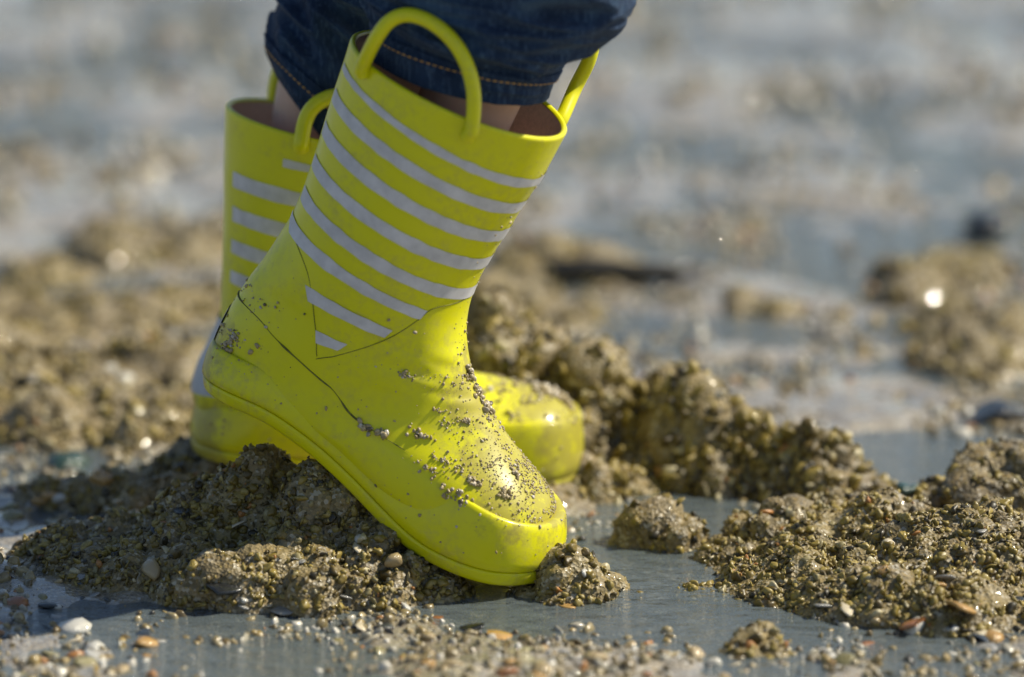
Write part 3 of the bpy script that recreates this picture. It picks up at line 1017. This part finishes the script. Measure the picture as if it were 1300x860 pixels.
FAR_SEC = [
    ((286, 138), (548, 188), 4.4, 2.0, 2.0), ((285, 174), (541, 216), 4.3, 2.0, 2.0), ((284, 216), (533, 258), 4.15, 2.0, 2.0),
    ((284, 260), (525, 300), 4.0, 2.0, 2.0), ((283, 301), (517, 340), 3.85, 2.0, 2.0), ((282, 340), (511, 378), 3.7, 2.0, 2.0),
    ((281, 372), (510, 405), 3.55, 2.0, 2.0), ((278, 404), (517, 430), 3.4, 2.1, 2.0), ((265, 436), (530, 446), 3.2, 2.2, 2.0),
    ((250, 468), (548, 458), 3.05, 2.3, 2.0), ((245, 505), (572, 467), 2.95, 2.5, 2.0), ((275, 548), (600, 474), 2.95, 2.8, 2.0),
    ((360, 562), (628, 480), 3.0, 3.0, 2.0), ((450, 570), (656, 486), 3.1, 3.2, 2.0), ((530, 578), (682, 493), 3.2, 3.2, 2.1),
    ((605, 586), (704, 501), 3.15, 3.0, 2.2), ((664, 590), (720, 514), 2.75, 2.6, 2.2), ((700, 590), (732, 535), 2.0, 2.2, 2.2), ((720, 580), (734, 556), 0.6, 2, 2)]
FAR_PATH = [(238, 572), (300, 575), (372, 580), (436, 585), (500, 590), (560, 595), (620, 600), (680, 605), (738, 607)]
f_str = [(0.87, 1.13, -120, 118, -120, 118)]
for k in range(2, 6):
    f_str.append((k - 0.22, k + 0.22, -TB, TB, -TB, TB))
for sg in (1, -1):
    f_str.append((5.78, 6.22, sg * 50, sg * 150, sg * 60, sg * 146))
    f_str.append((6.80, 7.22, sg * 79, sg * 128, sg * 86, sg * 124))
far_boot = boot('rubber_boot', 'yellow rain boot standing flat behind the other, grey patch up its heel',
    (0.0, 0.145, 0.0), R(-6), FAR_SEC, FAR_PATH, NEAR_W, [2.8, 2.8, 2.8, 2.8, 2.9, 3.1, 3.3, 3.5, 3.5], f_str,
    [((384, 180), [(388, 152), (402, 132), (430, 122), (462, 135), (482, 165)], (488, 196), 4.2, 0.36),
     ((352, 122), [(352, 98), (366, 74), (395, 62), (425, 74), (446, 104)], (450, 140), -4.2, 0.36)],
    [],
    (6.9, 9.7, 140, 214),
    [(9, 16.5, -60, 80, 500, 0.0002, 0.0014, 0.0001), (12, 16.5, -60, 90, 350, 0.0003, 0.0018, 0.0001)],
    [(700, 492, 0.007, 21), (690, 482, 0.006, 22), (735, 520, 0.005, 23), (715, 500, 0.007, 24)])

# ------------------------------------------------------------------ person (only the legs come into view)
person = link('person', None, None, 'person in rolled dark blue jeans walking in yellow rain boots', 'person')
person.empty_display_size = 0.05
HIPC = (near_boot['pp'](600, -790) + far_boot['pp'](600, -790)) / 2
def legpts(bt, L):
    return [bt['pp'](a, b) for a, b in L]
bn = legpts(near_boot, [(600, -760), (690, -140), (648, -20), (606, 100), (548, 240), (470, 370), (420, 450)])
bn_foot = legpts(near_boot, [(500, 560), (590, 640)])
bf = legpts(far_boot, [(600, -760), (560, -140), (470, -20), (408, 115), (392, 240), (370, 370), (350, 470)])
bf_foot = legpts(far_boot, [(500, 530), (640, 545)])
vs = [HIPC + np.array([0, 0, 0.01])]
rad = [0.06]
ed = []
def chain(pts, rs, start):
    prev = start
    for p, r in zip(pts, rs):
        vs.append(p)
        rad.append(r)
        ed.append((prev, len(vs) - 1))
        prev = len(vs) - 1
RL = [0.05, 0.038, 0.033, 0.024, 0.022, 0.020, 0.021]
chain(bn + bn_foot, RL + [0.020, 0.014], 0)
chain(bf + bf_foot, RL + [0.020, 0.014], 0)
bme = bpy.data.meshes.new('body')
bme.from_pydata([tuple(v) for v in vs], ed, [])
body = link('body', bme, person)
bme.materials.append(M_SKIN)
sk = body.modifiers.new('skin', 'SKIN')
sk.use_smooth_shade = True
lay = bme.skin_vertices[0].data if len(bme.skin_vertices) else None
if lay is None:
    bpy.context.view_layer.objects.active = body
    bpy.ops.mesh.customdata_skin_add()
    lay = bme.skin_vertices[0].data
for k, r in enumerate(rad):
    lay[k].radius = (r, r)
    lay[k].use_root = (k == 0)
sb = body.modifiers.new('sub', 'SUBSURF')
sb.levels = 2
sb.render_levels = 2

def leg_rings(bt, RG, dense=26, seed=0, amp=1.0, grow=0.0):
    lat = bt['lat']
    ctr = np.array([bt['pp'](r[0], r[1]) for r in RG])
    di = np.array([bt['pp'](r[0] + r[2] * 50, r[1] + r[3] * 50) for r in RG]) - ctr
    di /= np.linalg.norm(di, axis=1)[:, None]
    rr = np.array([[r[4] / 100, r[5] / 100] for r in RG])
    n = (len(RG) - 1) * dense + 1
    s = np.linspace(0, len(RG) - 1, n)
    c, d, q = catmull(ctr, s), catmull(di, s), catmull(rr, s) + grow
    NT = 120
    t = np.linspace(0, 2 * math.pi, NT, endpoint=False)
    S, T = np.meshgrid(s, t, indexing='ij')
    fold = 0.0046 * (1 - np.abs(vnoise(S * 1.7 + 0.7 * np.cos(T) + seed, np.cos(T) * 1.4, np.sin(T) * 1.4 + S * 0.5, seed)) * 2.4)
    fold = fold + 0.0007 * (1 - np.abs(vnoise(S * 4.2 + np.sin(T) * 1.5, np.cos(T) * 3, np.sin(T) * 3, seed + 3)) * 2.2)
    ramp_ = np.clip((S - 0.7) / 1.2, 0.12, 1) * amp
    pk = 0.0007 * vnoise(np.cos(T) * 9, np.sin(T) * 9, S * 0.6, seed + 8) * np.clip(1.4 - S, 0, 1)
    off = fold * ramp_ + pk
    V = c[:, None, :] + d[:, None, :] * ((q[:, :1] + off) * np.cos(T))[..., None] + lat * ((q[:, 1:] + off) * np.sin(T))[..., None]
    return V, s, c

def jeans_leg(bt, RG, seed, stitch=None):
    V, s, c = leg_rings(bt, RG, seed=seed)
    n, NT = V.shape[:2]
    # the hem turns in and runs up inside
    def shrink(row, k, up):
        return c[row] + (V[row] - c[row]) * k + (V[up] - V[row]) * 1.0
    inner = np.array([c[30] + (V[30] - c[30]) * 0.88, c[14] + (V[14] - c[14]) * 0.88, c[3] + (V[3] - c[3]) * 0.92, c[0] + (V[0] - c[0]) * 0.95])
    roll = (c[0] + (V[0] - c[0]) * 0.985) + (c[0] - c[4]) * 0.25
    VV = np.concatenate([inner, roll[None], V])
    return VV, V, c

NEAR_J = [(582, 95, .95, .29, 3.95, 3.5), (590, 68, .94, .30, 4.05, 3.55), (600, 38, .93, .30, 4.7, 3.9), (612, 10, .95, .2, 5.7, 4.3), (628, -22, .95, .15, 6.1, 4.6),
          (655, -75, .97, .1, 5.6, 4.8), (690, -150, 1, 0, 5.6, 5.0), (665, -350, 1, -.1, 6.0, 5.4), (625, -600, 1, -.05, 6.8, 6.0), (600, -780, 1, 0, 7.5, 6.4)]
FAR_J = [(400, 154, .62, .78, 3.1, 2.9), (402, 116, .74, .63, 3.0, 3.0), (424, 64, .82, .5, 3.2, 3.2), (452, 18, .88, .4, 3.3, 3.3), (488, -32, .92, .25, 4.0, 3.8),
         (530, -100, .95, .1, 4.9, 4.5), (562, -170, 1, 0, 5.3, 4.9), (580, -350, 1, -.05, 5.8, 5.4), (592, -600, 1, 0, 6.6, 6.0), (600, -780, 1, 0, 7.3, 6.4)]
V1, N1, c1 = jeans_leg(near_boot, NEAR_J, 4)
V2, N2, c2 = jeans_leg(far_boot, FAR_J, 9)
# hips of the jeans join the two legs
NT = V1.shape[1]
tt = np.linspace(0, 2 * math.pi, NT, endpoint=False)
hz = []
for k, (dz, a, b) in enumerate([(-0.035, .085, .105), (-0.02, .095, .125), (0.0, .10, .135), (0.03, .10, .135), (0.07, .095, .13), (0.11, .09, .12), (0.112, .05, .07), (0.112, .005, .005)]):
    hz.append(HIPC + np.stack([a * np.cos(tt), b * np.sin(tt), np.full(NT, dz)], -1))
VH = np.array(hz)
allv, allf, off = [], [], 0
for VV in (V1, V2, VH):
    allv.append(VV.reshape(-1, 3))
    allf.append(grid_faces(VV.shape[0], NT, True) + off)
    off += VV.shape[0] * NT
jeans = link('jeans', mesh_np('jeans', np.concatenate(allv), np.concatenate(allf), M_DENIM), person, label='dark blue denim jeans with the hems turned up')
# cuffs, one turned-up band per leg, and their stitching
for bt, RG, seed, sd in ((near_boot, NEAR_J, 4, 1), (far_boot, FAR_J, 9, 2)):
    V, s, c = leg_rings(bt, RG, seed=seed, grow=0.0012)
    m = 36
    body_ = V[:m]
    top = c[m - 1] + (V[m - 1] - c[m - 1]) * 0.955
    bot = c[0] + (V[0] - c[0]) * 0.95
    low = (c[0] + (V[0] - c[0]) * 0.985) + (c[0] - c[4]) * 0.35
    VV = np.concatenate([bot[None], low[None], body_, top[None]])
    cuff = link('cuff', mesh_np('cuff', VV.reshape(-1, 3), grid_faces(VV.shape[0], NT, True), M_DENIM), jeans)
    row = V[27]
    row = row + (row - c[27]) * 0.004
    closed = np.vstack([row, row[:1]])
    dd = np.concatenate([[0], np.cumsum(np.linalg.norm(np.diff(closed, axis=0), axis=1))])
    vv, ff, o = [], [], 0
    for a in np.arange(0, dd[-1] - 0.002, 0.0030):
        q = np.linspace(a, a + 0.0021, 4)
        pts = np.stack([np.interp(q, dd, closed[:, k]) for k in range(3)], -1)
        v, f = tube(pts, np.array([0.0002, 0.00038, 0.00038, 0.0002]), 6)
        vv.append(v)
        ff.append(f + o)
        o += len(v)
    link('stitching', bm_mesh('stitching', np.concatenate(vv), np.concatenate(ff), M_THREAD), cuff)

# ------------------------------------------------------------------ stones, shells and chips lying about
from mathutils.bvhtree import BVHTree
dg = bpy.context.evaluated_depsgraph_get()
TREES = []
for o in COL.objects:
    if o.name.startswith(('sand_mound', 'sand_clump', 'sand_cone', 'sand_ridge', 'sand_bank')) and o.type == 'MESH':
        TREES.append(BVHTree.FromObject(o, dg))
def top_at(x, y):
    z = float(ground_height(np.array([x]), np.array([y]))[0])
    for t in TREES:
        h = t.ray_cast(Vector((x, y, 0.4)), Vector((0, 0, -1)))
        if h[0] is not None:
            z = max(z, h[0].z)
    return z
def first_hit(px, py):
    """the point where the line of sight meets the sand"""
    d = Vector(pix_ray(px, py)).normalized()
    o = Vector(CAM_POS)
    g = pix_ground(px, py)
    best = (Vector(g) - o).length
    p = Vector(g)
    for t in TREES:
        h = t.ray_cast(o, d)
        if h[0] is not None and h[3] < best:
            best, p = h[3], h[0]
    return np.array(p)

COLS = {
    'amber': (0.40, 0.235, 0.075), 'white': (0.52, 0.50, 0.45), 'grey': (0.27, 0.26, 0.24), 'black': (0.018, 0.019, 0.02), 'tan': (0.36, 0.27, 0.14),
    'olive': (0.23, 0.20, 0.09), 'rust': (0.27, 0.115, 0.045), 'green': (0.03, 0.06, 0.045), 'cream': (0.56, 0.48, 0.34), 'slate': (0.05, 0.058, 0.065)}
MATS = {k: mat_plain('stone_' + k, c, 0.22, 0.5, 0.35, 160, 0.35) for k, c in COLS.items()}
ROCKS = {}
def rock_for(col, shape, k):
    key = (col, shape, k)
    if key not in ROCKS:
        fl = {'round': 0.75, 'flat': 0.3, 'lump': 0.85}[shape]
        ROCKS[key] = rock_mesh('pebble', MATS[col], 101 + 17 * k + len(shape), {'round': 0.22, 'flat': 0.3, 'lump': 0.5}[shape], fl, 3 if shape == 'lump' else 2, 0.6)
    return ROCKS[key]
def stone(px, py, rx, ry, rz, col, shape, label, cat='pebble', name='pebble', group=None, k=0, yaw=None, tilt=(0, 0), sink=0.52):
    p = first_hit(px, py)
    o = link(name, rock_for(col, shape, k), None, label, cat, group)
    z = top_at(p[0], p[1])
    o.location = (p[0], p[1], max(z, -0.003) + rz * (1 - 2 * sink) * 0.6)
    o.rotation_euler = (tilt[0], tilt[1], RNG.uniform(0, 6.28) if yaw is None else yaw)
    o.scale = (rx, ry, rz)
    return o

def shell(px, py, size, col, label, yaw=0.0, tilt=(0, 0), name='shell', cat='shell', lift=0.0, asp=0.75, depth=0.35):
    """a thick curved bivalve fragment with growth ridges"""
    nu, nv = 14, 24
    u = np.linspace(0.02, 1, nu)[:, None]
    v = np.linspace(-1.25, 1.25, nv)[None, :]
    rim = 1 - 0.10 * np.abs(v) ** 2 + 0.05 * vnoise(v * 3 + px, v * 0 + py, None, 2)
    r = u * rim
    x = r * np.cos(v) - 0.45
    y = asp * r * np.sin(v)
    z = depth * np.sqrt(np.clip(1 - (r * 0.97) ** 2 * 0.9, 0.02, 1)) + 0.02 * np.sin(u * 40)
    z = z + 0 * v
    top = np.stack([x + 0 * z, y + 0 * z, z], -1)
    botm = top * np.array([0.94, 0.94, 1.0]) - np.array([0, 0, 0.11])
    nvt = nu * nv
    f = grid_faces(nu, nv)
    V = np.concatenate([top.reshape(-1, 3), botm.reshape(-1, 3)])
    F = [f, f[:, ::-1] + nvt]
    edge = [(i, i + 1) for i in range((nu - 1) * nv, nu * nv - 1)] + [(i * nv, (i + 1) * nv) for i in range(nu - 1)] + [(i * nv + nv - 1, (i + 1) * nv + nv - 1) for i in range(nu - 1)] + [(i, i + 1) for i in range(nv - 1)]
    F.append(np.array([[a, b, b + nvt, a + nvt] for a, b in edge]))
    p = first_hit(px, py)
    o = link(name, mesh_np(name, V * size, np.concatenate(F), MATS[col]), None, label, cat)
    o.location = (p[0], p[1], max(top_at(p[0], p[1]), -0.002) + lift)
    o.rotation_euler = (tilt[0], tilt[1], yaw)
    return o

# singled-out pieces
shell(283, 752, 0.017, 'black', 'long black mussel shell lying below the heaped sand mound', 0.1, (0.15, 0), asp=0.4, depth=0.25)
stone(90, 588, 0.014, 0.011, 0.010, 'green', 'lump', 'dark green stone with a rough top in the bluish puddle', 'stone', 'stone', k=1)
stone(45, 585, 0.009, 0.008, 0.004, 'slate', 'flat', 'flat dark slate chip beside the dark green stone', 'stone', 'stone', k=2)
stone(448, 850, 0.013, 0.009, 0.004, 'black', 'flat', 'flat black stone at the edge of the foreground puddle', 'stone', 'stone', k=1)
shell(600, 797, 0.013, 'black', 'black shell fragment lying on top of an amber shell', 2.6, (0.1, 0.1), asp=0.6, depth=0.3)
shell(632, 808, 0.012, 'amber', 'amber shell fragment under a black shell fragment', 0.4, (0.1, 0.0), asp=0.6, depth=0.3)
shell(1160, 802, 0.012, 'rust', 'rust brown shell half buried beside a curved tan shell', 2.9, (0.2, 0.1), depth=0.5)
shell(1216, 787, 0.014, 'amber', 'curved golden shell resting on the foot of the sand heap', 0.2, (-0.25, 0.15), asp=0.7, lift=0.002, depth=0.45)
shell(1246, 812, 0.011, 'slate', 'dark slate coloured shell below the curved golden shell', 0.5, (0.1, 0.1), asp=0.6)
stone(92, 797, 0.011, 0.008, 0.006, 'white', 'round', 'largest white pebble standing in the foreground puddle', k=1)
stone(760, 683, 0.0022, 0.002, 0.002, 'black', 'round', 'tiny black pebble alone on the shallow water by the toe', k=2, sink=0.1)
shell(1019, 668, 0.010, 'cream', 'narrow cream shell shard standing upright in the golden heap', 1.4, (1.35, 0.2), asp=0.35, lift=0.004, depth=0.2, name='shell_shard')
stone(128, 606, 0.007, 0.005, 0.005, 'amber', 'lump', 'pair-sized orange stone just right of the dark green stone', k=2)
shell(72, 664, 0.013, 'olive', 'flat olive shell lying at the edge of the bluish puddle', 0.1, (0, 0), depth=0.15, asp=0.5)
stone(140, 470, 0.0045, 0.0045, 0.004, 'white', 'round', 'round white pebble in front of the broken sand mound', k=3)
stone(1250, 302, 0.014, 0.018, 0.013, 'black', 'lump', 'blurred black boulder-like stone on the far shining sand', 'stone', 'stone', k=3, sink=0.1)
stone(1272, 530, 0.021, 0.016, 0.006, 'black', 'lump', 'flat black stone at the bank of the blue pool', 'stone', 'stone', k=4)
stone(1152, 622, 0.007, 0.005, 0.004, 'green', 'lump', 'small green stone at the water edge of the long ridge', 'stone', 'stone', k=5)
stone(743, 728, 0.0045, 0.002, 0.0042, 'white', 'flat', 'white shell chip stuck in the sand clump at the toe', 'shell', 'shell_chip', k=1, tilt=(1.1, 0.2))
stone(458, 686, 0.0032, 0.0028, 0.0034, 'white', 'round', 'white oval pebble embedded in the mound beside the sole', k=4)
stone(718, 768, 0.007, 0.004, 0.0025, 'amber', 'flat', 'flat amber chip under the sand clump at the toe', 'shell', 'shell_chip', k=3)
stone(1128, 690, 0.004, 0.003, 0.0035, 'cream', 'round', 'round cream pebble set in the golden heap', k=5)
# thin shell added for a bright glint, shaped and tilted to mirror the sun
gp_ = first_hit(1185, 390)
bmg = bmesh.new()
bmesh.ops.create_icosphere(bmg, subdivisions=4, radius=1.0)
for v in bmg.verts:
    v.co = Vector((v.co.x * 0.0055, v.co.y * 0.0045, v.co.z * 0.0012))
gme = bpy.data.meshes.new('shell')
bmg.to_mesh(gme)
bmg.free()
gme.shade_smooth()
gme.materials.append(mat_plain('glint_pearl', (0.50, 0.46, 0.34), 0.06, 0.6, 0.05, 60, 0.0, 0.6))
go_ = link('shell', gme, None, 'pearly shell added to mirror the sun as a glint on the brown hummock between dark stones', 'shell')
go_.location = (gp_[0], gp_[1] - 0.002, gp_[2] + 0.005)
hv = (SUN_DIR.normalized() + (Vector(CAM_POS) - Vector(go_.location)).normalized()).normalized()
go_.rotation_euler = hv.to_track_quat('Z', 'Y').to_euler()

# driftwood
p = pix_ground(800, 362)
wv, wf = tube(np.array([p + np.array(q) for q in [(-0.045, 0.0, 0.006), (-0.02, 0.004, 0.009), (0.0, 0.002, 0.008), (0.02, -0.004, 0.008), (0.042, 0.004, 0.009)]]),
              np.array([0.009, 0.0065, 0.005, 0.006, 0.003]), 10)
link('driftwood', bm_mesh('driftwood', wv, wf, mat_plain('wet_wood', (0.035, 0.03, 0.022), 0.5, 0.3, 0.5, 90, 0.8)), None, 'dark wet stick of driftwood behind the long sand ridge', 'driftwood')

# look-alike pebbles
KIND = [('amber', 'round', 'small amber pebble lying loose on the wet gritty sand', 18), ('white', 'round', 'small white pebble lying loose on the wet gritty sand', 30),
        ('grey', 'flat', 'flat grey pebble lying loose on the wet gritty sand', 50), ('tan', 'round', 'small tan pebble lying loose on the wet gritty sand', 46),
        ('cream', 'flat', 'flat cream shell chip lying loose on the wet gritty sand', 44), ('slate', 'flat', 'flat dark slate chip lying loose on the wet gritty sand', 40),
        ('olive', 'round', 'small olive pebble lying loose on the wet gritty sand', 34), ('rust', 'round', 'small rust red pebble lying loose on the wet gritty sand', 12)]
for col, shp, lab, n in KIND:
    made = 0
    while made < n:
        px = RNG.uniform(-10, 1310)
        py = 870 - 240 * RNG.random() ** 1.35 if RNG.random() < 0.82 else RNG.uniform(380, 640)
        if 520 < px < 730 and 560 < py < 770:
            continue
        g = pix_ground(px, py)
        if ground_height(np.array([g[0]]), np.array([g[1]]))[0] < -0.0035:
            continue
        if first_hit(px, py)[2] > 0.007 and RNG.random() < 0.8:
            continue
        r = 0.0016 + (0.0036 if py < 740 else 0.0052) * RNG.random() ** 2.2
        where = 'behind the boots' if py < 640 else 'in front of the heaped mound' if px < 430 else 'in front of the golden heap' if px > 900 else 'in front of the boots'
        if first_hit(px, py)[2] > 0.007:
            where = 'half buried in a sand mound ' + where
        lab2 = lab.replace('lying loose on the wet gritty sand', 'lying on wet grit ' + where) if 'half' not in where else lab.replace('lying loose on the wet gritty sand', where)
        stone(px, py, r * RNG.uniform(0.9, 1.5), r * RNG.uniform(0.8, 1.2), r * RNG.uniform(0.7, 1.0), col, shp, lab2, 'shell chip' if col == 'cream' else 'pebble',
              'shell_chip' if col == 'cream' else 'pebble', lab.split(' lying')[0].replace('pebble', 'pebbles').replace('chip', 'chips') + ' ' + where, k=int(RNG.integers(0, 4)),
              tilt=(RNG.normal(0, 0.25), RNG.normal(0, 0.25)))
        made += 1
